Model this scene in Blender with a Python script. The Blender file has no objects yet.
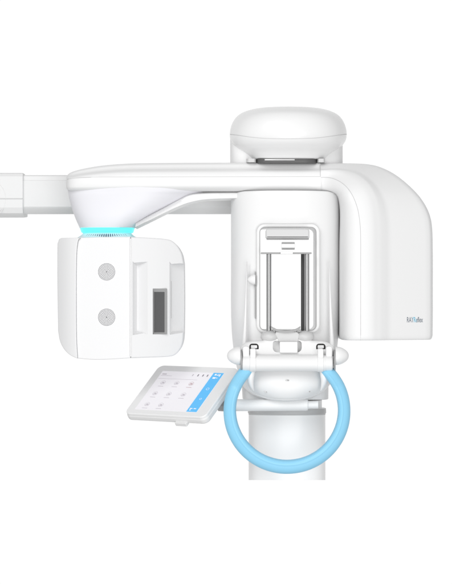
import bpy, bmesh, math
from mathutils import Vector
from mathutils.bvhtree import BVHTree

S = 0.003            # metres per drawing unit
DP = 2400.0          # camera distance in drawing units
K = 1.0
def setk(d0):
    global K
    K = 1.0 + d0 / DP
ROOT = Vector(((287 - 226) * S, 0.0, (292 - 480) * S))
def V(x, y, d):
    return Vector(((x - 226) * S * K, d * S, (292 - y) * S * K)) - ROOT
sc = bpy.context.scene

# ------------------------------------------------------------ materials
def mat(name, col, rough=0.4, spec=0.5, metal=0.0, emit=None, es=0.0, coat=0.0, grain=True):
    m = bpy.data.materials.new(name); m.use_nodes = True
    nt = m.node_tree; b = nt.nodes['Principled BSDF']
    b.inputs['Base Color'].default_value = (*col, 1)
    b.inputs['Roughness'].default_value = rough
    b.inputs['Specular IOR Level'].default_value = spec
    b.inputs['Metallic'].default_value = metal
    b.inputs['Coat Weight'].default_value = coat
    b.inputs['Coat Roughness'].default_value = 0.15
    if emit:
        b.inputs['Emission Color'].default_value = (*emit, 1)
        b.inputs['Emission Strength'].default_value = es
    if grain:   # faint moulding grain on the plastic
        tc = nt.nodes.new('ShaderNodeTexCoord')
        n = nt.nodes.new('ShaderNodeTexNoise'); n.inputs['Scale'].default_value = 700
        n.inputs['Detail'].default_value = 2
        bp = nt.nodes.new('ShaderNodeBump'); bp.inputs['Strength'].default_value = 0.03
        bp.inputs['Distance'].default_value = 0.0004
        nt.links.new(tc.outputs['Object'], n.inputs['Vector'])
        nt.links.new(n.outputs['Fac'], bp.inputs['Height'])
        nt.links.new(bp.outputs['Normal'], b.inputs['Normal'])
        n2 = nt.nodes.new('ShaderNodeTexNoise'); n2.inputs['Scale'].default_value = 6
        mr = nt.nodes.new('ShaderNodeMapRange')
        mr.inputs['To Min'].default_value = rough - 0.03; mr.inputs['To Max'].default_value = rough + 0.05
        nt.links.new(tc.outputs['Object'], n2.inputs['Vector'])
        nt.links.new(n2.outputs['Fac'], mr.inputs['Value'])
        nt.links.new(mr.outputs['Result'], b.inputs['Roughness'])
    return m
WHITE = mat('white_plastic', (0.83, 0.83, 0.83), 0.4, 0.4)
COVERM = mat('soft_white_plastic', (0.77, 0.77, 0.775), 0.5, 0.3)
COLM = mat('column_brightened_white', (0.9, 0.9, 0.9), 0.3, 0.4)  # same white as the shells, brightened to offset shade on the column
BARM = mat('support_white_plastic', (0.64, 0.64, 0.64), 0.4, 0.4)
CAPW = mat('gloss_white_plastic', (0.85, 0.85, 0.85), 0.34, 0.4)
LILAC = mat('glow_tinted_white_plastic', (0.80, 0.797, 0.832), 0.38, 0.4)  # violet glow of the light mixed into the white
MATTE = mat('satin_white_plastic', (0.82, 0.82, 0.825), 0.5, 0.3)
GREYP = mat('pale_grey_plastic', (0.62, 0.62, 0.62), 0.4)
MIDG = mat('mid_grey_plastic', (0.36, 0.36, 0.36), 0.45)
ARMG = mat('arm_white_plastic', (0.78, 0.78, 0.78), 0.45, 0.3)
SEAMG = mat('lip_and_gap_shade_grey', (0.40, 0.40, 0.40), 0.7, 0.2, grain=False)  # grey of small dark parts and of beads standing in for shaded gaps
SOFTG = mat('gap_shade_pale', (0.62, 0.62, 0.62), 0.7, 0.2, grain=False)  # paler grey, mostly for beads drawn in place of shaded gaps
BEARM = mat('bearing_grey', (.10, .10, .10), .35)
DARK = mat('dark_rubber', (0.03, 0.03, 0.03), 0.5, 0.3, grain=False)
STEEL = mat('brushed_steel', (0.42, 0.42, 0.42), 0.32, 0.5, metal=0.75)
PANE = mat('dark_pane', (0.07, 0.07, 0.072), 0.25, 0.3, grain=False)
BLUE = mat('light_blue_plastic', (0.28, 0.63, 0.86), 0.36, 0.35)
CYAN = mat('cyan_light', (0.1, 0.6, 0.65), 0.4, emit=(0.09, 1.0, 1.0), es=0.92, grain=False)
SCREEN = mat('lit_display', (0.55, 0.54, 0.55), 0.3, 0.3, emit=(0.90, 0.88, 0.94), es=0.42, grain=False)
SIDE = mat('lit_blue_sidebar', (0.12, 0.42, 0.72), 0.3, 0.3, emit=(0.05, 0.45, 0.92), es=0.32, grain=False)
ICON = mat('icon_grey', (0.45, 0.43, 0.46), 0.5, 0.2, emit=(0.6, 0.56, 0.6), es=0.28, grain=False)
ICOND = mat('icon_dark', (0.25, 0.24, 0.27), 0.5, 0.2, grain=False)
ICONR = mat('icon_red', (0.62, 0.48, 0.50), 0.5, 0.2, grain=False)
ICONW = mat('icon_white', (0.8, 0.8, 0.8), 0.5, 0.2, emit=(1, 1, 1), es=0.25, grain=False)
SLOT = mat('vent_slot', (0.10, 0.10, 0.17), 0.6, 0.2, grain=False)
HOLE = mat('perforation', (0.09, 0.09, 0.10), 0.6, 0.2, grain=False)
LOGOD = mat('logo_grey', (0.20, 0.23, 0.27), 0.5, 0.2, grain=False)
LOGOB = mat('logo_blue', (0.16, 0.50, 0.68), 0.5, 0.2, grain=False)

# ------------------------------------------------------------ helpers
def obj(name, bm, m, parent, sharp=35, wn=True):
    bmesh.ops.remove_doubles(bm, verts=bm.verts, dist=1e-6)
    bmesh.ops.recalc_face_normals(bm, faces=bm.faces)
    me = bpy.data.meshes.new(name)
    for f in bm.faces: f.smooth = True
    bm.to_mesh(me); bm.free()
    me.materials.append(m)
    me.set_sharp_from_angle(angle=math.radians(sharp))
    o = bpy.data.objects.new(name, me); sc.collection.objects.link(o)
    def level(p): return 0 if p is None else 1 + level(p.parent)
    while level(parent) > 2: parent = parent.parent      # thing > part > sub-part
    o.parent = parent
    if wn:
        w = o.modifiers.new('wn', 'WEIGHTED_NORMAL'); w.keep_sharp = True
    return o
def spline(pts, n):
    """Catmull-Rom through pts, n samples evenly by parameter (pts any dimension)"""
    out = []; L = len(pts) - 1
    for i in range(n):
        t = i / (n - 1) * L; k = min(int(t), L - 1); f = t - k
        p1, p2 = pts[k], pts[k + 1]
        p0 = pts[k - 1] if k > 0 else tuple(2 * a - b for a, b in zip(p1, p2))
        p3 = pts[k + 2] if k + 2 <= L else tuple(2 * b - a for a, b in zip(p1, p2))
        out.append(tuple(0.5 * (2 * b + (c - a) * f + (2 * a - 5 * b + 4 * c - d) * f * f + (3 * b - a - 3 * c + d) * f ** 3)
                         for a, b, c, d in zip(p0, p1, p2, p3)))
    return out
def lerpc(tab, y):
    """smooth interpolation in a table of rows whose first value rises"""
    if y <= tab[0][0]: return tab[0][1:]
    for a, b in zip(tab, tab[1:]):
        if y <= b[0]:
            f = (y - a[0]) / (b[0] - a[0])
            return tuple(p + (q - p) * f for p, q in zip(a[1:], b[1:]))
    return tab[-1][1:]
def rrect(x0, y0, x1, y1, r, n=8):
    rs = r if isinstance(r, (list, tuple)) else [r] * 4   # TL TR BR BL
    P = []
    for (cx, cy, a0, q) in ((x0, y0, 180, 0), (x1, y0, 270, 1), (x1, y1, 0, 2), (x0, y1, 90, 3)):
        R = rs[q]
        ox = cx + (R if cx == x0 else -R); oy = cy + (R if cy == y0 else -R)
        for i in range(n + 1):
            a = math.radians(a0 + 90 * i / n)
            P.append((ox + R * math.cos(a), oy + R * math.sin(a)))
    return P
def loft(bm, rings, caps=True, closed=True):
    R = [[bm.verts.new(V(*p)) for p in r] for r in rings]
    n = len(R[0])
    for a, b in zip(R, R[1:]):
        for i in range(n if closed else n - 1):
            j = (i + 1) % n
            try: bm.faces.new((a[i], a[j], b[j], b[i]))
            except ValueError: pass
    if caps:
        bm.faces.new(R[0][::-1]); bm.faces.new(R[-1])
    return bm
def insetpoly(P, w):
    """shrink a closed outline by w"""
    n = len(P); A = sum(P[i][0] * P[(i + 1) % n][1] - P[(i + 1) % n][0] * P[i][1] for i in range(n))
    s = 1 if A > 0 else -1
    out = []
    for i in range(n):
        a, b, c = P[i - 1], P[i], P[(i + 1) % n]
        def nr(p, q):
            dx, dy = q[0] - p[0], q[1] - p[1]; l = math.hypot(dx, dy) or 1
            return (-dy / l * s, dx / l * s)
        n1, n2 = nr(a, b), nr(b, c)
        mx, my = n1[0] + n2[0], n1[1] + n2[1]; l = math.hypot(mx, my) or 1
        mx, my = mx / l, my / l
        k = max(0.5, mx * n1[0] + my * n1[1])
        out.append((b[0] + mx * w / k, b[1] + my * w / k))
    return out
def dedupe(P):
    Q = []
    for p in P:
        if not Q or math.hypot(p[0] - Q[-1][0], p[1] - Q[-1][1]) > 1e-3: Q.append(p)
    if math.hypot(Q[0][0] - Q[-1][0], Q[0][1] - Q[-1][1]) < 1e-3: Q.pop()
    return Q
def prism(bm, P, df, db, bev=1.0, seg=5, bevb=None):
    """outline P (x,y) from depth df (front) to db (back), rounded rims"""
    P = dedupe(P)
    if bevb is None: bevb = bev
    rings = []
    for i in range(seg + 1):
        a = math.pi / 2 * i / seg
        rings.append([(x, y, df + bev * (1 - math.sin(a))) for x, y in insetpoly(P, bev * (1 - math.cos(a)))] if False else
                     [(x, y, df + bev * (1 - math.sin(a))) for x, y in insetpoly(P, bev * (1 - math.cos(a)))])
        if bev == 0: break
    rings = [[(x, y, df + bev * (1 - math.cos(math.pi / 2 * i / max(seg, 1)))) for x, y in
              insetpoly(P, bev * (1 - math.sin(math.pi / 2 * i / max(seg, 1))))] for i in range(seg + 1)] if bev > 0 else [[(x, y, df) for x, y in P]]
    back = [[(x, y, db - bevb * (1 - math.cos(math.pi / 2 * i / seg))) for x, y in
             insetpoly(P, bevb * (1 - math.sin(math.pi / 2 * i / seg)))] for i in range(seg + 1)][::-1] if bevb > 0 else [[(x, y, db) for x, y in P]]
    return loft(bm, rings + back)
def bisect_x(bm, xs):
    for x in xs:
        co = V(x, 0, 0)
        bmesh.ops.bisect_plane(bm, geom=bm.verts[:] + bm.edges[:] + bm.faces[:], plane_co=co, plane_no=(1, 0, 0))
def bisect_y(bm, ys):
    for y in ys:
        co = V(0, y, 0)
        bmesh.ops.bisect_plane(bm, geom=bm.verts[:] + bm.edges[:] + bm.faces[:], plane_co=co, plane_no=(0, 0, 1))
def unV(co):
    p = co + ROOT
    return p.x / (S * K) + 226, 292 - p.z / (S * K), p.y / S
def warp(bm, f):
    for v in bm.verts:
        x, y, d = unV(v.co); v.co = V(*f(x, y, d))
def sup(cx, cd, hx, hd, e=2.6, n=64):
    P = []
    for i in range(n):
        a = 2 * math.pi * i / n
        c, s = math.cos(a), math.sin(a)
        P.append((cx + hx * math.copysign(abs(c) ** (2 / e), c), cd + hd * math.copysign(abs(s) ** (2 / e), s)))
    return P
def vloft(bm, rows, e=2.6, n=64, caps=True):
    """rows: (y, xl, xr, dfront, dback)"""
    rings = []
    for y, xl, xr, df, db in rows:
        rings.append([(x, y, d) for x, d in sup((xl + xr) / 2, (df + db) / 2, (xr - xl) / 2, (db - df) / 2, e, n)])
    return loft(bm, rings, caps)
def tube(bm, pts, r, n=10, caps=True):
    """pts in drawing units (x,y,d), r number or list"""
    W = [Vector(p) for p in pts]; rings = []
    up = None
    for i, p in enumerate(W):
        t = (W[min(i + 1, len(W) - 1)] - W[max(i - 1, 0)]).normalized()
        if up is None:
            up = Vector((0, 0, 1)) if abs(t.z) < 0.9 else Vector((1, 0, 0))
        a = (up - t * up.dot(t)).normalized(); b = t.cross(a); up = a
        rr = r[i] if isinstance(r, (list, tuple)) else r
        rings.append([tuple(p + a * rr * math.cos(2 * math.pi * k / n) + b * rr * math.sin(2 * math.pi * k / n)) for k in range(n)])
    return loft(bm, rings, caps)
def lathe_x(bm, prof, cy, cd, n=40, sy=1.0, sd=1.0):
    """prof: (x, r) along the x axis"""
    return loft(bm, [[(x, cy + r * sy * math.sin(2 * math.pi * k / n), cd + r * sd * math.cos(2 * math.pi * k / n)) for k in range(n)] for x, r in prof])
def seam_on(o, pts, name, m, parent, r=0.35, n=60, side=0):
    """a thin gasket bead laid along the front of mesh o, through the (x,y) points"""
    bm = bmesh.new(); bm.from_mesh(o.data)
    t = BVHTree.FromBMesh(bm); bm.free()
    P = []
    for x, y in spline(pts, n):
        hit = t.ray_cast(V(x, y, -600), Vector((0, 1, 0)))
        if hit[0] is not None:
            a, b, d = unV(hit[0]); P.append((a, b, d + r * 0.35))
    b = bmesh.new(); tube(b, P, r, 6)
    return obj(name, b, m, parent, wn=False)
def cut(o, cutters):
    """boolean difference, baked into the mesh"""
    for c in cutters:
        c.location = ROOT
        md = o.modifiers.new('b', 'BOOLEAN'); md.operation = 'DIFFERENCE'; md.object = c; md.solver = 'EXACT'
        # baked before the weighted normals
        while o.modifiers[0] != md and o.modifiers.find('b') > 0: o.modifiers.move(o.modifiers.find('b'), 0)
        ws = [q for q in o.modifiers if q.type == 'WEIGHTED_NORMAL']
        for q in ws: q.show_viewport = False
        dg = bpy.context.evaluated_depsgraph_get(); dg.update()
        me = bpy.data.meshes.new_from_object(o.evaluated_get(dg))
        for q in ws: q.show_viewport = True
        o.modifiers.remove(md); old = o.data; o.data = me; me.name = o.name; bpy.data.meshes.remove(old)
        cm = c.data; bpy.data.objects.remove(c); bpy.data.meshes.remove(cm)
        for p in me.polygons: p.use_smooth = True
        me.set_sharp_from_angle(angle=math.radians(30))

# ------------------------------------------------------------ the machine
machine = bpy.data.objects.new('dental_scanner', None); sc.collection.objects.link(machine)
machine.location = ROOT
machine['label'] = 'white panoramic dental x-ray machine with light blue handle ring, cyan light and tilted touchscreen'
machine['category'] = 'x-ray machine'
NB = bmesh.new

# ---- support column
setk(0)
b = NB()
vloft(b, [(400, 252, 322, -22, 22), (407.8, 252, 322, -22, 22), (407.8, 248.6, 325.4, -26, 26), (479.4, 248.6, 325.4, -26, 26)], 2.4)
warp(b, lambda x, y, d: (x, y if y < 470 else 480 * 1 + .0 - (-d) * .079, d))
column = obj('support_column', b, COLM, machine)
b = NB()
vloft(b, [(408, 249, 325, -26, 26), (408.3, 248, 326, -27, 27), (412.6, 247.8, 326.2, -27.4, 27.4), (413.2, 248.4, 325.6, -26.6, 26.6)], 2.4)
obj('collar', b, mat('collar_grey', (.5, .5, .5), .35), column)
b = NB()
vloft(b, [(413.3, 248.5, 325.5, -26.2, 26.2), (414.2, 248.5, 325.5, -26.2, 26.2)], 2.4)
obj('seam_line', b, SOFTG, column)

# ---- tower
b = NB()
rows = []
for y, xl, xr in spline([(192.5, 237, 333), (193.4, 233.5, 336.5), (195.5, 231.6, 338.4), (200, 231, 339), (230, 231, 339), (270, 231, 339), (310, 231, 338.8),
                         (335, 232, 338), (352, 234, 336.5), (368, 237, 335), (376, 240, 331.5), (377, 243, 331)], 90):
    rows.append((y, xl, xr, -46 if y < 340 else -46 + (y - 340) * 0.15, 40))
vloft(b, rows, 2.7, 120)
tower = obj('tower_body', b, WHITE, machine)
c = NB(); prism(c, rrect(259, 228.4, 314.6, 329.6, 5), -120, 120, 0)
tower_cut = obj('cutter', c, WHITE, None, wn=False)
cut(tower, [tower_cut])
b = NB()       # window bezel
o1, i1 = rrect(256.2, 225.4, 317.6, 332, 8), rrect(259.2, 228.6, 314.4, 329.4, 5)
def ringprism(b, O, I, df, db):
    mid = [((p[0] + q[0]) / 2, (p[1] + q[1]) / 2) for p, q in zip(O, I)]
    R = [[(x, y, db) for x, y in O], [(x, y, df + .8) for x, y in O], [(x * .8 + u * .2, y * .8 + w * .2, df + .2) for (x, y), (u, w) in zip(O, I)],
         [(x, y, df) for x, y in mid], [(x * .2 + u * .8, y * .2 + w * .8, df + .2) for (x, y), (u, w) in zip(O, I)],
         [(x, y, df + .8) for x, y in I], [(x, y, db) for x, y in I], [(x, y, db) for x, y in O]]
    return loft(b, R, caps=False)
ringprism(b, o1, i1, -47.2, -40)
bez = obj('window_frame', b, CAPW, tower)
def line_tube(name, P, r, m, parent, n=6):
    b = NB(); tube(b, P, r, n); return obj(name, b, m, parent, wn=False)
def loop_tube(name, P, d, r, m, parent):
    P = dedupe(P); P = [(x, y, d) for x, y in P]; P.append(P[0]); return line_tube(name, P, r, m, parent)
loop_tube('outer_seam_line', rrect(256, 225.2, 317.8, 332.2, 8), -46.0, 0.42, SOFTG, bez)  # beads coloured like the dark gaps round the frame
loop_tube('inner_seam_line', rrect(259.2, 228.5, 314.4, 329.5, 5), -46.6, 0.38, SEAMG, bez)
# slot and lever on the left of the window
b = NB(); prism(b, rrect(254.2, 272, 255.4, 318, .5), -46.6, -40, .2); slot = obj('slider_slot', b, MIDG, tower)
b = NB()
loft(b, [[(254.6 - t, 279.8 + h * math.sin(a), -47.5 + h * .8 * math.cos(a)) for a in [2 * math.pi * k / 24 for k in range(24)]]
         for t, h in ((0, 5.0), (1.5, 5.0), (3, 4.6), (4.5, 3.8), (6, 2.6), (7, 1.3), (7.5, .4))])
obj('slider_lever', b, CAPW, tower)
b = NB(); prism(b, rrect(253.6, 275, 255.6, 285, .6), -49, -44, .2); obj('lever_base', b, SEAMG, tower)
# tapering fins beside the window
for sgn, cx in ((-1, 246.6), (1, 327.2)):
    b = NB(); rr = []
    pts = spline([(cx, 262, -45.4), (cx + sgn * .6, 285, -46), (cx + sgn * 1.6, 320, -47), (cx + sgn * 3, 349, -50)], 20)
    for i, p in enumerate(pts):
        w = .4 + 2.2 * (i / 19) ** 1.3
        rr.append([(p[0] + w * math.cos(a), p[1], p[2] + (1 + w * .8) * math.sin(a)) for a in [2 * math.pi * k / 16 for k in range(16)]])
    loft(b, rr); obj('side_fin', b, CAPW, tower)

# ---- upper column and cap
b = NB(); vloft(b, [(134, 232, 341, -18, 40), (138, 230.2, 342.8, -20, 42), (172, 230.2, 342.8, -20, 42), (173, 231, 341.5, -18, 40)], 4.5)
upper = obj('upper_column', b, WHITE, machine)
b = NB()
prof = [(108.2, 3), (108.5, 16), (109.4, 29), (111, 38), (113.6, 45.5), (117, 50.8), (122, 54.7), (128, 57.2), (134, 58.2), (140, 57.6), (145.5, 54.5), (150, 49.2), (154, 43.5), (157.5, 39.5), (160, 37), (160.6, 34)]
rows = [(y, 288 - h, 288 + h, -8 - h * 0.93, -8 + h * .93) for y, h in spline(prof, 90)]
vloft(b, rows, 2.15, 96)
cap = obj('top_cap', b, mat('cap_white_plastic', (.85, .85, .85), .24, .5), machine, 60)
seam_on(cap, [(230.3, 135.6), (236, 137.3), (250, 140.3), (265, 142), (288, 142.6), (311, 141.8), (326, 139.8), (340, 137), (345.7, 135.5)], 'cap_seam', SOFTG, cap, .34, 90)
b = NB(); vloft(b, [(160.2, 256, 316, -36, 20), (164.6, 256, 316, -36, 20)], 5); bear = obj('bearing_ring', b, BEARM, machine)
b = NB(); vloft(b, [(161.2, 264, 294, -37, -30), (162.4, 264, 294, -37, -30)], 6); obj('bearing_tab', b, WHITE, bear)
b = NB(); vloft(b, [(160.4, 246, 256, -33, 20), (164, 246, 256, -33, 20)], 5); obj('bearing_shoulder', b, GREYP, bear)
b = NB(); vloft(b, [(160.4, 316, 324, -33, 20), (164, 316, 324, -33, 20)], 5); obj('bearing_shoulder', b, GREYP, bear)

# ---- side arm behind
setk(60)
b = NB()
sec = [(175.4, 66), (175.4, 54), (176.6, 52.6), (180.6, 52), (181.0, 51.2), (207, 51.2), (209, 52.6), (213, 58), (214, 60), (214, 66), (213, 100), (177, 100)]
loft(b, [[(x, y, d) for y, d in sec] for x in (10, 24.4, 130, 260)])
arm = obj('side_arm', b, ARMG, machine, 20)
b = NB()
sec2 = [(173.4, 66), (173.4, 53), (174.2, 49.5), (177, 47.5), (198.8, 47), (199.0, 47.5), (199.6, 47.5), (199.8, 47), (208, 47), (213.5, 50), (216.6, 55), (217.4, 60), (217.4, 70), (216, 104), (175, 104)]
loft(b, [[(x, y + (e if y < 195 else -e), d + e) for y, d in sec2] for x, e in ((-14, 0), (23, 0), (23.7, .2), (24, .8))])
sleeve = obj('sleeve', b, ARMG, arm, 25)
b = NB(); prism(b, rrect(-14, 198.9, 23.6, 199.7, .2), 46.8, 49, 0); obj('sleeve_seam', b, SOFTG, sleeve)
for r0 in (9, 15):
    P = [(-8 + r0 * math.cos(a), 199.2 + 1.15 * r0 * math.sin(a), 47.2) for a in [math.radians(-88 + 176 * k / 30) for k in range(31)]]
    line_tube('pivot_ring', P, .35, ARMG, sleeve, 10)

# ---- rotating arm
setk(-10)
b = NB()
def arm_section(top, bot, seam, f0=-38, b0=34):
    """(y, d) outline of the horizontal beam"""
    h = bot - top
    P = [(top + .02 * h, 0), (top, -14), (top + .015 * h, -22), (top + .05 * h, -25.4), (top + .13 * h, -27), (top + .21 * h, -28), (top + .26 * h, -30.4), (top + .31 * h, -33.6), (top + .38 * h, -35.4), (top + .47 * h, -36.2), (seam, -36.8),
         (top + .66 * h, -37.4), (top + .8 * h, -37.6), (top + .88 * h, -36.4), (top + .95 * h, -33.4), (bot, -28), (bot, 0), (bot, 26), (top + .9 * h, 33), (top + .5 * h, 34), (top + .15 * h, 30), (top, 18)]
    return [(y, d * -f0 / 37.6) for y, d in P]
# beam x-stations: x, top, bottom, depth scale
st = [(66.2, 178.5, 186, .30), (66.6, 176.6, 188.5, .45), (68, 174.6, 190, .58), (71, 172.6, 191, .70), (77, 170.6, 191.6, .80), (88, 168.2, 192, .88), (102, 166, 192.2, .94), (120, 164.4, 192.2, .98), (140, 163.6, 192.2, 1), (180, 163.2, 192.2, 1), (240, 163, 192.2, 1), (290, 163, 192.2, 1), (319.8, 163, 192.2, 1)]
rings = []
for x, t, bo, s in spline(st, 100):
    sm = min(max(178.6, t + .3 * (bo - t)), bo - 1)
    rings.append([(x, y, d * s) for y, d in arm_section(t, bo, sm)])
loft(b, rings)
beam = obj('rotating_arm', b, WHITE, machine, 50)
seam_on(beam, [(67.6, 179.8), (80, 179), (110, 178.4), (200, 178.2), (319, 178)], 'arm_seam', SOFTG, beam, .3, 90)
# bowl under the beam
b = NB()
tab = [(186, 67.6, 222), (189, 67.5, 219), (192.5, 67.8, 210), (195, 68.2, 200), (198, 68.8, 192), (201, 69.6, 185), (205, 70.6, 176.5), (209, 71.8, 168), (213, 73.1, 160), (217, 74.6, 152.4), (221, 76.2, 145.6), (225, 78, 139.2), (228, 79.4, 134.6)]
rows = [(y, xl, xr, -37.5 + (y - 186) * .2, 30 - (y - 184) * .1) for y, xl, xr in spline(tab, 60)]
vloft(b, rows, 2.4, 96)
bowl = obj('arm_bowl', b, LILAC, beam, 60)
# sweeping lower edge of the beam
b = NB()
up = spline([(136, 226.5), (150, 218.5), (164, 211), (178, 203), (190, 196.5), (206, 194.5), (232, 194)], 60)
lo = spline([(136, 228.4), (150, 221.6), (164, 214.6), (178, 208), (190, 203.6), (206, 200.6), (232, 199.4)], 60)
rings = []
for (xa, ya), (xb, yb) in zip(up, lo):
    rings.append([(xb, ya - 3, -20), (xb, ya, -28), (xb, (ya + yb) / 2, -29.5), (xb, yb - .6, -29), (xb, yb, -27), (xb, yb, 20), (xb, ya - 3, 20)])
rings.append([(320, y, d) for _, y, d in rings[-1]])
loft(b, rings)
obj('arm_lower_edge', b, WHITE, beam, 40)
# status light and neck
b = NB()
vloft(b, [(227.6, 80.2, 133.6, -27.6, 25), (228.4, 79.6, 134.2, -28.2, 25.6), (232.2, 81, 133, -27, 24.4), (232.8, 82, 132, -26, 24)], 2.5, 72)
light = obj('status_light', b, CYAN, machine)
b = NB()
vloft(b, spline([(232.4, 83, 131, -24, 22), (234, 82, 131.6, -25, 23), (236, 79.5, 134, -27.5, 25), (238, 76, 138, -31, 28), (239.6, 71, 143, -34, 32)], 16), 2.5, 96)
neck = obj('neck', b, LILAC, machine)
bmn = bmesh.new(); bmn.from_mesh(neck.data); tn = BVHTree.FromBMesh(bmn); bmn.free()
for i in range(19):
    x0 = 89 + i * 2.0; t = (x0 - 107) / 18; g_ = math.exp(-(t / .55) ** 2)
    b = NB(); P = []
    for q in range(6):
        y = 234.2 + q * (.35 + .3 * g_); x = x0 + t * q * .45
        h = tn.ray_cast(V(x, y, -200), Vector((0, 1, 0)))[0]
        if h is not None: P.append((*unV(h)[:2], unV(h)[2] + .05))
    if len(P) > 1:
        tube(b, P, [(.16 + .44 * g_) * math.sin(math.pi * (k + .5) / len(P)) ** .5 for k in range(len(P))], 8)
        obj('vent_slot', b, SLOT, neck, wn=False)

# ---- scanner head on the left
setk(-40)
def headprism(P, df, db, bev, xs, fdep, name, m, parent, bevb=2, ys=()):
    b = NB(); prism(b, P, df, db, bev, 6, bevb)
    bisect_x(b, xs); bisect_y(b, ys); warp(b, fdep)
    return obj(name, b, m, parent, 28)
def f_front(x, y, d):
    return (x, y, d) if d > 0 else (x, y, d - 0)
P = [(131.2, 237.2)] + [(131.2, 357.6)] + spline([(131.2, 357.6), (110, 358.9), (94, 359.2), (78.4, 358)], 14)[1:] + spline([(78.4, 358), (77.2, 330), (77.2, 265), (78.6, 243), (81.5, 238)], 20)[1:] + [(100, 237.4)]
head = headprism(P, -58, 30, 1.1, [80 + 4 * i for i in range(13)], lambda x, y, d: (x, y, d + (.0016 * (131 - x) ** 2 if d < 0 else 0)), 'scanner_head', MATTE, machine)
P = spline([(78.35, 358), (77.15, 330), (77.15, 265), (78.55, 243), (81.45, 238)], 20)[::-1] + spline([(78, 357.8), (71, 354.8), (64.5, 349), (60, 341), (58, 331)], 16)[1:] + spline([(58, 331), (57.2, 285), (57.2, 247), (58, 242.4), (59, 239.4), (61.6, 238)], 16)[1:]
shell = headprism(P, -56.2, 34, .9, [60 + 3 * i for i in range(6)], lambda x, y, d: (x, y, d + (.45 * (78 - x) + .022 * (78 - x) ** 2 if d < 0 else 0)), 'side_shell', MATTE, head)
P = [(131.6, 237.4)] + spline([(131.6, 237.4), (150, 238.2), (166, 239.4), (172.5, 241.4), (178, 246.5), (182, 254), (183.8, 263)], 26)[1:] + spline([(183.8, 263), (184.2, 300), (183.8, 334)], 6)[1:] + spline([(183.8, 334), (183, 342), (180.4, 349), (175.5, 354.4), (168, 356.4), (150, 357), (131.6, 357.6)], 26)[1:]
def fcov(x, y, d):
    return (x, y, d + (.0035 * max(0, x - 134) ** 2 if d < 0 else 0) + (4.5 * max(0, (x - 134) / 50) if d < 0 else 0))
cover = headprism(P, -60, 30, 1.5, [134 + 4 * i for i in range(13)], fcov, 'front_cover', COVERM, head)
cc = []
c = NB()   # left groove: V in plan, chamfered ends
def wedge(c, prof, y0, y1, ch):
    """prof: (x, d); surface points keep full height, deep ones are shortened by ch"""
    loft(c, [[(x, y0 + (ch if dp else 0), d) for x, d, dp in prof], [(x, y1 - (ch if dp else 0), d) for x, d, dp in prof]])
wedge(c, [(133.4, -64, 0), (133.4, -59.4, 0), (137.6, -52.5, 1), (138.6, -52.5, 1), (149.2, -58.6, 0), (149.2, -64, 0)], 261.6, 334.6, 4)
cc.append(obj('cutter', c, MATTE, None, wn=False))
c = NB()
wedge(c, [(169.5, -64, 0), (169.5, -53, 0), (172.4, -47, 1), (184, -38, 1), (189, -35, 1), (189, -64, 0)], 261.6, 334.6, 3.5)
cc.append(obj('cutter', c, MATTE, None, wn=False))
c = NB(); prism(c, rrect(153.3, 288.6, 167.4, 334, .3), -90, -51.4, 0); cc.append(obj('cutter', c, MATTE, None, wn=False))
cut(cover, cc)
b = NB(); tube(b, [(171.3, 281, -49.4), (171.3, 318, -49.4)], .28, 6); obj('groove_line', b, SEAMG, cover, wn=False)
b = NB(); O = rrect(153.35, 288.7, 167.3, 333.9, .3); I = rrect(154.6, 292, 164.8, 332, .2)
loft(b, [[(x, y, -51.7) for x, y in O], [(x, y, -55.4) for x, y in O], [(x, y, -52.6) for x, y in I], [(x, y, -51.7) for x, y in I]], caps=False)
fr = obj('sensor_frame', b, mat('sensor_frame_grey', (.42, .42, .42), .5, .3), cover)
b = NB(); prism(b, rrect(154.3, 291.6, 165.2, 332.4, .2), -52.7, -51.5, 0); obj('sensor_window', b, PANE, cover)
# white bead standing in for the highlight along the corner of front and cover
line_tube('highlight_bead', [(131.4, y, -59.0) for y in (239, 260, 300, 340, 356)], .55, CAPW, head, 8)
bmh = bmesh.new(); bmh.from_mesh(head.data); th = BVHTree.FromBMesh(bmh); bmh.free()
def dep(x, y, T): return unV(T.ray_cast(V(x, y, -300), Vector((0, 1, 0)))[0])[2]
for gy in (272, 317):
    d0 = dep(107.5, gy, th)
    b = NB(); rg = []
    for rad, lift in ((9.1, .5), (9.0, -.18), (8.8, -.22), (6, -.22), (3, -.22), (.2, -.22)):
        rg.append([(x, y, dep(x, y, th) + lift) for x, y in [(107.5 + rad * math.cos(t), gy + rad * math.sin(t)) for t in [2 * math.pi * k / 48 for k in range(48)]]])
    loft(b, rg); g = obj('speaker_grille', b, MATTE, head)
    b = NB()
    for ri, (r, n) in enumerate(((.5, 3), (1.75, 8), (3.05, 14), (4.35, 20), (5.65, 26), (6.95, 32), (8.15, 38))):
        for k in range(n):
            a = 2 * math.pi * (k + .5 * (ri % 2)) / n; x, y = 107.5 + r * math.cos(a), gy + r * math.sin(a)
            pts = [(x + .40 * math.cos(a) * math.cos(t) - .50 * math.sin(a) * math.sin(t), y + .40 * math.sin(a) * math.cos(t) + .50 * math.cos(a) * math.sin(t)) for t in [2 * math.pi * j / 8 for j in range(8)]]
            b.faces.new([b.verts.new(V(px, py, dep(px, py, th) - .27)) for px, py in pts])
    o_ = obj('grille_perforations', b, HOLE, head, wn=False)

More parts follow.
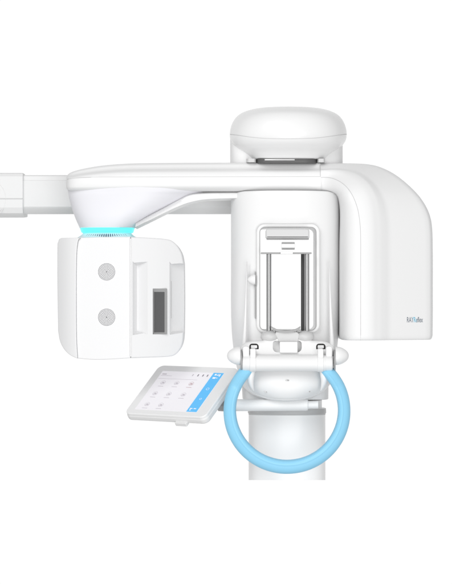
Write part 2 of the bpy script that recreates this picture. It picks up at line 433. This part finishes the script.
# ---- tube head cover on the right (bends down from the arm)
setk(-25)
N = 120
outer = spline([(320, 163), (345, 162.9), (368, 164), (383, 168), (398, 176.5), (413, 189.5), (423, 201.5), (429.5, 214.5), (432.2, 229), (432.8, 255), (432.8, 285), (432.8, 312), (432.6, 334)], N)
crease = spline([(320, 171), (333, 170.6), (346, 172.2), (356, 176.5), (364.5, 184), (370.5, 194), (374.5, 206), (376.3, 220), (376.8, 236), (376.8, 255), (376.8, 285), (376.8, 312), (376.8, 334)], N)
seam = spline([(320, 178), (327, 178.2), (334, 180.2), (341, 184.6), (347, 191.2), (352, 200.5), (355.8, 212), (357.8, 226), (358.4, 240), (358.4, 262), (358.4, 287), (358.4, 312), (358.4, 334)], N)
inner = spline([(320, 191.6), (326, 191.4), (331, 192), (335, 193.8), (337.6, 197), (339.2, 203), (340, 211), (340, 224), (339.6, 240), (339.4, 262), (339.4, 287), (339.4, 312), (339.4, 334)], N)
def mix(p, q, t): return (p[0] + (q[0] - p[0]) * t, p[1] + (q[1] - p[1]) * t)
def sm(t): return t * t * (3 - 2 * t)
cov, trim = [], []
for i in range(N):
    t = i / (N - 1); g = sm(min(1, t * 2.2))      # 0 at the joint with the arm, 1 down the cover
    O, C_, Q, I = outer[i], crease[i], seam[i], inner[i]
    dO = -22 + g * -12; dC = -37.5 + g * -23.5; dQ = -36.8 + g * -28.4; dI = -28 + g * -13
    ring = [(*O, 36), (*O, dO + 9), (*mix(O, C_, .012), dO + 4.5), (*mix(O, C_, .035), dO + 1.2), (*mix(O, C_, .075), dO - 1.4)]
    for s in (.16, .28, .4, .52, .64, .76, .86):
        ring.append((*mix(O, C_, s), (dO - 1.4) + (dC + 3.2 - dO + 1.4) * ((s - .075) / .925) ** (1 - .15 * (1 - g))))
    for s, w in ((.93, .22), (1.0, .52)):
        ring.append((*mix(O, C_, s), dC + 3.2 - 2.2 * w * 1.4))
    for s in (.2, .45, .7, 1.0):
        ring.append((*mix(C_, Q, s), dC + .2 + (dQ - dC - .2) * (1 - (1 - s) ** 2)))
    ring += [(*mix(Q, I, .0), 0), (*Q, 36)]
    cov.append(ring)
    tr = [(*mix(Q, I, .01), dQ + .0)]
    for s in (.2, .4, .6, .75, .86, .94, .985, 1.0):
        tr.append((*mix(Q, I, s), dQ + (dI - dQ) * (s ** 2.6) * .55 + (dI - dQ) * .45 * s ** 9 + (3 if s == 1 else 0)))
    tr += [(*I, 36), (*mix(Q, I, .01), 36)]
    trim.append(tr)
def endcap(R):
    """rounded lower end"""
    cx = sum(p[0] for p in R[-1]) / len(R[-1]); out = []
    for k in range(1, 8):
        a = math.pi / 2 * k / 7; dy = 5.6 * math.sin(a); s = 3.0 * (1 - math.cos(a))
        out.append([(x + (s if x < cx - 3 else -s if x > cx + 3 else 0) * (min(1, abs(x - cx) / 9)), y + dy, d + (s if d < 0 else -s)) for x, y, d in R[-1]])
    return out
def rot_end(R, s_in, s_out):
    base = R[-1]; xs = [p[0] for p in base]; x0, x1 = min(xs), max(xs); out = []
    for k in range(1, 8):
        a = math.pi / 2 * k / 7; dy = 5.6 * math.sin(a); s = (1 - math.cos(a))
        out.append([(x + s_in * s * max(0, 1 - (x - x0) / 8) - s_out * s * max(0, 1 - (x1 - x) / 8), y + dy, d + (2.4 * s if d < 0 else -2.4 * s)) for x, y, d in base])
    return out
b = NB(); loft(b, cov + rot_end(cov, 0, 2.4))
tubehead = obj('tube_head_cover', b, WHITE, machine, 50)
b = NB(); loft(b, trim + rot_end(trim, 2.4, 0))
trimo = obj('trim_panel', b, WHITE, tubehead, 50)
P = [(x - .05, y, cov[i][-3][2] - .02) for i, (x, y) in enumerate(seam)] + [(358.3, 337, cov[-1][-3][2] + .6), (358.3, 339, cov[-1][-3][2] + 1.6)]
line_tube('trim_seam', P, .3, SOFTG, tubehead)
P = [(320, p[1], p[2] - .05) for p in cov[0][1:-2]] + [(320, p[1], p[2] - .05) for p in trim[0][:-3]]
line_tube('joint_seam', P, .34, SOFTG, tubehead)
# logo on the cover, laid on its surface
bmc = bmesh.new(); bmc.from_mesh(tubehead.data); tcv = BVHTree.FromBMesh(bmc); bmc.free()
cu = bpy.data.curves.new('t', 'FONT'); cu.body = 'RAYReflex'; cu.size = 1; cu.offset = .012
to = bpy.data.objects.new('t', cu); sc.collection.objects.link(to)
dg = bpy.context.evaluated_depsgraph_get(); dg.update()
me = bpy.data.meshes.new_from_object(to.evaluated_get(dg)); bpy.data.objects.remove(to)
xs = [v.co.x for v in me.vertices]; ys = [v.co.y for v in me.vertices]
x0, x1, y1 = min(xs), max(xs), max(ys)
def logo_part(sel, name, m):
    b = NB(); b.from_mesh(me)
    bmesh.ops.triangulate(b, faces=b.faces)
    if name:
        kill = [f for f in b.faces if not sel((f.calc_center_median().x - x0) / (x1 - x0))]
        bmesh.ops.delete(b, geom=kill, context='FACES')
    for v in b.verts:
        px = 405.4 + (v.co.x - x0) / (x1 - x0) * 16.4; py = 322.0 - v.co.y / y1 * 5.2
        v.co = V(px, py, dep(px, py, tcv) - .12)
    return obj(name, b, m, tubehead, wn=False)
logo_part(lambda f: not (.36 < f < .60), 'logo_lettering', LOGOD)
logo_part(lambda f: .36 < f < .60, 'logo_initial', LOGOB)

# ---- head support inside the window
setk(-45)
support = NB()
prism(support, rrect(259.6, 239.8, 311.6, 253.2, (2, 1, 1, 1)), -66, -50, 1.1)
bar = obj('head_support', support, BARM, machine)
c = NB(); prism(c, rrect(281, 242.3, 294.4, 250.2, .6), -90, -62, 0); cut(bar, [obj('cutter', c, WHITE, None, wn=False)])
b = NB(); prism(b, rrect(281.2, 242.4, 294.2, 250.1, .5), -62.4, -61.8, 0); obj('recess', b, MIDG, bar)
b = NB(); prism(b, rrect(281.0, 244.3, 294.3, 248.2, .8), -65.6, -61, .4); obj('slide_latch', b, CAPW, bar)
b = NB(); prism(b, rrect(280, 251.8, 292.4, 254.6, .9), -66.6, -60, .5); obj('lower_tab', b, CAPW, bar)
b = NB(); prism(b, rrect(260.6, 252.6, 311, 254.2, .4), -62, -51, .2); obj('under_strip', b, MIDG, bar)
b = NB(); prism(b, rrect(265.4, 229.2, 308.8, 238.6, (2.6, 2.6, 1, 1)), -62, -48, 1.6); top = obj('upper_block', b, BARM, bar)
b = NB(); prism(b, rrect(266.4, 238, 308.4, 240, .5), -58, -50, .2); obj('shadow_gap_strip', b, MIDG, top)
for x in (268.6, 306.4):
    b = NB(); tube(b, [(x, 253, -58), (x, 334, -58)], 2.45, 24); obj('guide_rod', b, STEEL, bar)
b = NB(); tube(b, [(302.6, 254, -46), (302.6, 334, -46)], 1.7, 16); obj('rear_rod', b, mat('black_rod', (.05, .05, .05), .4), bar)

# ---- shelf with chin rest
setk(-60)
b = NB()     # plate with rounded shoulders
P = spline([(240.5, 356), (241, 347), (245, 343), (252, 341), (262, 340.4)], 16) + spline([(262, 340.4), (276, 336), (288, 335), (300, 336), (312, 340.4)], 20)[1:] + spline([(312, 340.4), (322, 341), (329, 343), (333.6, 347), (334, 356)], 16)[1:]
prism(b, P, -66, -40, 3, 6)
bisect_y(b, [338 + 1.5 * i for i in range(12)])
warp(b, lambda x, y, d: (x, y, d - (max(0, y - 338) * .35 if d < -50 else 0)))
shelf = obj('chin_shelf', b, WHITE, machine, 40)
c = NB(); prism(c, rrect(272.6, 340.6, 301.4, 352, (3, 3, 4.5, 4.5)), -110, -60, 0)
cc = [obj('cutter', c, WHITE, None, wn=False)]
for x0_ in (249.2, 315.8):
    c = NB(); prism(c, rrect(x0_, 343.4, x0_ + 9.4, 349, (3, 3, .5, .5)), -110, -63, 0); cc.append(obj('cutter', c, WHITE, None, wn=False))
cut(shelf, cc)
for x0_ in (249.2, 315.8):
    b = NB(); ringprism(b, rrect(x0_ + .1, 343.6, x0_ + 9.3, 348.9, (3, 3, .6, .6)), rrect(x0_ + 1.0 + (0 if x0_ > 300 else 0), 344.5, x0_ + 8.4, 348.3, (1.8, 1.8, .4, .4)), -68.4, -63.2)
    cl = obj('clip_surround', b, DARK, shelf)
    b = NB(); prism(b, rrect(x0_ + 1.5, 344.9, x0_ + 7.9, 348.2, .9), -67.8, -63.4, .5); obj('clip_button', b, WHITE, cl)
b = NB(); prism(b, rrect(279.4, 341.4, 297.2, 352.6, (1, 1, 1, 1)), -74, -58, .9); chin = obj('chin_block', b, CAPW, shelf)
for s, cx in ((-1, 270), (1, 304.6)):
    b = NB(); rr = []
    for q in range(10):
        a = math.pi * (q + .0) / 9; h = max(.05, math.sin(a))
        rr.append([(cx + 9.6 * h * math.cos(t), 336.6 - 6.0 * math.cos(a) + 0 * t, -61 + 9 * h * math.sin(t)) for t in [2 * math.pi * k / 32 for k in range(32)]])
    loft(b, rr); obj('rest_pad', b, GREYP, shelf)
b = NB()      # chin cup: curved dark lip on a pale bracket
rr = []
for x, y in spline([(271.6, 326.4), (274.5, 328.2), (279, 329.9), (286, 330.7), (293, 329.9), (297.5, 328.2), (300.2, 326.4)], 30):
    rr.append([(x, y - .2, -70), (x, y + 1.9, -70), (x, y + 1.9, -58), (x, y - .2, -58)])
loft(b, rr); cup = obj('chin_cup_lip', b, SEAMG, shelf)
b = NB()
P = [(276, 331.6), (296.4, 331.6), (299, 334), (297.6, 341.6), (279, 341.6), (275, 334)]
prism(b, P, -68, -58, .7); obj('chin_bracket', b, GREYP, shelf)
for x in (273.5, 298.5):
    b = NB(); tube(b, [(x, 328, -63), (x + (1.5 if x < 280 else -1.5), 333, -63)], 1.2, 12); obj('cup_peg', b, GREYP, shelf)

# ---- clamp bar with knobs
setk(-75)
b = NB()
lathe_x(b, [(242, 5), (242.4, 7), (243.4, 7.8), (249.8, 8.0), (250, 8.3), (325, 8.3), (325.2, 8), (331.6, 7.8), (332.4, 7), (332.8, 5)], 363, -76, 48)
cbar = obj('clamp_bar', b, WHITE, machine, 40)
for x in (251, 318.5):
    b = NB(); lathe_x(b, [(x - 1.4, 8.2), (x - 1.1, 8.9), (x + 4.6, 8.9), (x + 5, 8.2)], 363, -76, 48)
    st_ = obj('strap', b, CAPW, cbar)
    b = NB(); prism(b, rrect(x - 1, 348.6, x + 4.6, 358, 1), -84, -66, .9); obj('strap_lug', b, CAPW, st_)
for x0_, x1_ in ((242.6, 249.4), (325.6, 332.2)):
    b = NB(); prism(b, rrect(x0_, 346, x1_, 370.4, (2.5, 2.5, 2, 2)), -80, -64, 1.4); obj('end_block', b, WHITE, cbar)
for s, xe in ((-1, 241.2), (1, 334.6)):
    b = NB(); lathe_x(b, [(xe - .9, 6), (xe - .8, 9.2), (xe + .8, 9.2), (xe + .9, 6)], 360.4, -74, 40, 1.15); kr = obj('knob_ring', b, MIDG, cbar)
    b = NB()
    lathe_x(b, [(xe + s * t, r) for t, r in spline([(.6, 8.6), (1.4, 9.3), (4, 9.2), (7, 8.3), (9.6, 6.9), (11.6, 5.4), (13, 3.8), (13.9, 2.0), (14.2, .1)], 30)], 355.8, -75, 40, .98)
    kn = obj('end_knob', b, GREYP if False else CAPW, cbar, 60)

# ---- lower bowl and skirt
b = NB(); vloft(b, [(372, 241.5, 331.6, -30, 34), (375, 241.5, 331.6, -30, 34), (401.4, 243, 331.2, -30, 34), (402, 244, 330.4, -29, 33)], 6)
setk(0)
skirt = obj('tower_skirt', b, WHITE, machine)
setk(-65)
b = NB()
tab = [(364, 49, -66), (370, 49, -67), (376, 48.3, -69), (382, 46.6, -71), (387, 43.8, -71.5), (391.5, 39.8, -70.5), (395.5, 34.5, -68.5), (398.6, 28, -66), (400.8, 20, -62), (402.2, 11, -56), (402.6, 3, -48)]
rows = [(y, 286.6 - h, 286.6 + h, df, 10) for y, h, df in spline(tab, 50)]
vloft(b, rows, 2.3, 96)
lb = obj('lower_bowl', b, WHITE, machine, 60)
seam_on(lb, spline([(246, 381), (249, 389), (256, 394.6), (270, 398.6), (286.6, 399.6), (303, 398.6), (317, 394.6), (324, 389), (327, 381)], 60), 'bowl_seam', ARMG, lb, .5, 80)
bml = bmesh.new(); bml.from_mesh(lb.data); tl = BVHTree.FromBMesh(bml); bml.free()
for x, y in ((287.2, 380.2), (266, 391.6), (308.8, 391.6)):
    dd = dep(x, y, tl); b = NB()
    prism(b, [(x + 2.1 * math.cos(a), y + 1.1 * math.sin(a)) for a in [2 * math.pi * k / 20 for k in range(20)]], dd - .25, dd + 2, .15, 3)
    sw = obj('screw_recess', b, SOFTG, lb)
    b = NB(); prism(b, [(x + .7 + .8 * math.cos(a), y - .1 + .7 * math.sin(a)) for a in [2 * math.pi * k / 14 for k in range(14)]], dd - .4, dd + 1, .1, 2)
    obj('screw', b, MIDG, sw)
for s, cx in ((-1, 252.6), (1, 321.6)):
    b = NB(); rr = []
    for p in spline([(cx + s * 1, 366, -72, 4.4), (cx + s * 2, 374, -73.6, 4.0), (cx + s * 2.2, 380, -73.4, 3.2), (cx + s * 1, 386, -71.5, 2.0), (cx - s * 1, 391, -68.5, .5)], 24):
        rr.append([(p[0] + p[3] * math.cos(t), p[1], p[2] + p[3] * .9 * math.sin(t)) for t in [2 * math.pi * k / 20 for k in range(20)]])
    loft(b, rr); obj('handle_bracket', b, CAPW, lb, 60)

# ---- blue handle ring
setk(-85)
b = NB(); rr = []
RP = spline([(-1, 0), (-.95, -.45), (-.8, -.8), (-.55, -1.0), (-.3, -1.06), (-.12, -.98), (.2, -.88), (.55, -.7), (.85, -.4), (1, 0), (.85, .5), (.4, .85), (0, .95), (-.4, .85), (-.85, .5), (-1, 0)], 46)[:-1]
A0, A1 = math.radians(-49), math.radians(180 + 49)
for i in range(121):
    a = A0 + (A1 - A0) * i / 120
    sec = []
    f = .5 + .5 * math.sin(a)          # thicker towards the bottom
    w = 6.3 + 1.0 * max(0, math.sin(a)); w = w if 0 < i < 120 else w - .6
    for pr, pd in RP:
        rad = 57.2 + w * pr
        sec.append((287 + rad * math.cos(a), 410.6 + rad * math.sin(a) * .982, -84 + 6.4 * pd + 13 * max(0, -.42 - math.sin(a) * 1.0 + .0) / .34))
    rr.append(sec)
loft(b, rr)
ring = obj('handle_ring', b, BLUE, machine, 60)

# ---- touchscreen
setk(-45)
O3 = Vector((122.6, -414.2, -30)); U = Vector((82.5, -1.2, -58)); W = Vector((35, 47.6, 48.8))
W = W - U * (U.dot(W) / U.length_squared) * .0
lu, lw = U.length, W.length; Uh, Wh = U / lu, W / lw
Nn = Uh.cross(Wh).normalized()
if Nn.z > 0: Nn = -Nn                 # towards the camera (negative depth)
def M(a, bb, c):
    p = O3 + Uh * a + Wh * bb + Nn * c
    return (p.x, -p.y, p.z)
def slab(b, P, c0, c1, bev, seg=4):
    rings = []
    for i in range(seg + 1):
        t = math.pi / 2 * i / seg
        rings.append([M(x, y, c0 + bev * (1 - math.cos(t))) for x, y in insetpoly(P, bev * (1 - math.sin(t)))])
    for i in range(seg + 1):
        t = math.pi / 2 * (1 - i / seg)
        rings.append([M(x, y, c1 - bev * (1 - math.cos(t))) for x, y in insetpoly(P, bev * (1 - math.sin(t)))])
    loft(b, rings)
TP = dedupe(rrect(0, 0, lu, lw, 7))
b = NB(); slab(b, dedupe(rrect(0, 0, lu, lw, 7)), -9.5, -2.2, 2.4, 5); back = obj('touchscreen', b, GREYP if False else ARMG, machine, 40)
b = NB(); slab(b, dedupe(rrect(0.5, 0.5, lu - .5, lw - .5, 6.8)), -3.5, 0, .9, 4); obj('bezel', b, mat('bezel_grey', (.86, .86, .86), .45), back, 40)
def flat(name, P, c, m, parent, th=.25):
    b = NB(); loft(b, [[M(x, y, c - th) for x, y in P], [M(x, y, c) for x, y in P]]); return obj(name, b, m, parent, wn=False)
fa = lambda f: f * lu
fb = lambda f: f * lw
scr = flat('display', [(fa(.10), fb(.095)), (fa(.86), fb(.095)), (fa(.86), fb(.875)), (fa(.10), fb(.875))], .15, SCREEN, back)
side = flat('sidebar', [(fa(.735), fb(.096)), (fa(.859), fb(.096)), (fa(.859), fb(.874)), (fa(.735), fb(.874))], .3, SIDE, back)
def mark(b, x0, y0, x1, y1, c=.42):
    vs = [b.verts.new(V(*M(fa(x), fb(y), c))) for x, y in ((x0, y0), (x1, y0), (x1, y1), (x0, y1))]; b.faces.new(vs)
def disc(b, x, y, r, c=.3, hole=0):
    n = 20
    if hole:
        for k in range(n):
            a, a2 = 2 * math.pi * k / n, 2 * math.pi * (k + 1) / n
            b.faces.new([b.verts.new(V(*M(fa(x) + q * math.cos(t), fb(y) + q * math.sin(t), c))) for q, t in ((r, a), (r, a2), (hole, a2), (hole, a))])
    else:
        b.faces.new([b.verts.new(V(*M(fa(x) + r * math.cos(2 * math.pi * k / n), fb(y) + r * math.sin(2 * math.pi * k / n), c))) for k in range(n)])
grid = [(x, y) for y in (.62, .40, .18) for x in (.21, .38, .56)][:8]
for i, (x, y) in enumerate(grid):
    b = NB(); disc(b, x, y + .02, 2.9, .3, 2.55)
    mark(b, x - .03, y - .06, x + .035, y - .052); mark(b, x - .012, y + .01, x + .016, y + .032, .36); mark(b, x - .022, y + .0, x + .02, y + .008, .33)
    obj('menu_icon', b, ICON if i != 2 else ICONR, back, wn=False)
b = NB(); mark(b, .125, .80, .18, .82); obj('header_title', b, ICON, back, wn=False)
b = NB(); mark(b, .12, .775, .26, .781); obj('header_text', b, ICON, back, wn=False)
b = NB(); mark(b, .115, .715, .60, .720); obj('divider_line', b, ICON, back, wn=False)
for x in (.50, .565, .625, .68):
    b = NB(); mark(b, x, .79, x + .012, .83); obj('status_icon', b, ICON if x < .55 else ICOND, back, wn=False)
for mk in ([(.765, .82, .785, .85), (.79, .82, .835, .832), (.825, .80, .835, .85), (.80, .842, .835, .85)], [(.765, .755, .80, .785), (.805, .765, .825, .775)],
           [(.755, .15, .785, .165), (.76, .12, .775, .14)], [(.80, .15, .83, .165)]):
    b = NB(); [mark(b, *q) for q in mk]; obj('sidebar_icon', b, ICONW, back, wn=False)
for y, q in ((.55, 1.8), (.35, 1.3)):
    b = NB(); disc(b, .80, y, q, .42, q - .35); obj('sidebar_icon', b, ICONW, back, wn=False)
# small hook under the front edge
b = NB(); slab(b, dedupe(rrect(lu * .62, -3.0, lu * .76, 2, 1)), -10.5, -6.5, .5, 3); obj('cable_clip', b, ARMG, back)
# bracket arm from the column to the screen
setk(-50)
b = NB(); lathe_x(b, [(228, 4.6), (229, 5.6), (236, 6.0), (306, 6.0), (307.6, 5.6), (308, 4.2), (309, 3.9), (318, 3.9), (318.4, 3)], 405.2, -50, 32)
warp(b, lambda x, y, d: (x, y + (x - 228) * -.006, d))
br = obj('screen_bracket', b, WHITE, machine, 40)
b = NB(); lathe_x(b, [(217.6, 4.2), (218.2, 5.4), (224, 5.8), (227.5, 5.4), (228.6, 4.6)], 405.6, -50, 8, 1, 1)
obj('bracket_joint', b, MIDG, br, 20)
b = NB(); prism(b, [(206, 399), (214, 397.5), (221, 401), (221, 409), (212, 409.5)], -52, -40, 1); obj('screen_mount', b, GREYP, br)

# ------------------------------------------------------------ studio surround and lamps
w = bpy.data.worlds.new('World'); sc.world = w; w.use_nodes = True
nt = w.node_tree; bg = nt.nodes['Background']; bg.inputs['Strength'].default_value = 1.0
tc = nt.nodes.new('ShaderNodeTexCoord'); sx = nt.nodes.new('ShaderNodeSeparateXYZ')
nt.links.new(tc.outputs['Generated'], sx.inputs['Vector'])
ramp = nt.nodes.new('ShaderNodeValToRGB'); mr = nt.nodes.new('ShaderNodeMapRange')
mr.inputs['From Min'].default_value = -1; mr.inputs['From Max'].default_value = 1
nt.links.new(sx.outputs['Y'], mr.inputs['Value']); nt.links.new(mr.outputs['Result'], ramp.inputs['Fac'])
cr = ramp.color_ramp
cr.elements[0].position = 0.0; cr.elements[0].color = (.62, .62, .62, 1)
cr.elements[1].position = 0.86; cr.elements[1].color = (1.02, 1.02, 1.02, 1)
e = cr.elements.new(.5); e.color = (.40, .40, .40, 1)
e = cr.elements.new(.72); e.color = (.40, .40, .40, 1)
nt.links.new(ramp.outputs['Color'], bg.inputs['Color'])
def area(name, loc, tgt, size, energy):
    l = bpy.data.lights.new(name, 'AREA'); l.shape = 'RECTANGLE'; l.size, l.size_y = size; l.energy = energy
    o = bpy.data.objects.new(name, l); sc.collection.objects.link(o); o.location = loc
    o.rotation_euler = (Vector(tgt) - Vector(loc)).to_track_quat('-Z', 'Y').to_euler(); return o
area('key_softbox', (-1.5, -4.2, 2.4), (0, 0, 0), (2.4, 2.4), 91)
area('fill_softbox', (0.9, -5.0, -0.7), (0.1, 0, 0), (2.4, 2.4), 70)
area('added_low_fill', (0.3, -4.4, -2.6), (0.15, 0, -.4), (2.4, 1.6), 30)  # unseen fill added from below to brighten the column

cam = bpy.data.cameras.new('camera'); co = bpy.data.objects.new('camera', cam); sc.collection.objects.link(co)
co.location = (0, -DP * S, 0); co.rotation_euler = (math.radians(90), 0, 0)
cam.sensor_fit = 'HORIZONTAL'; cam.sensor_width = 36
cam.lens = 36 * DP / 452.0; cam.clip_start = .1; cam.clip_end = 200
sc.camera = co
vs = sc.view_settings; vs.view_transform = 'Standard'; vs.look = 'None'; vs.exposure = 0; vs.gamma = 1
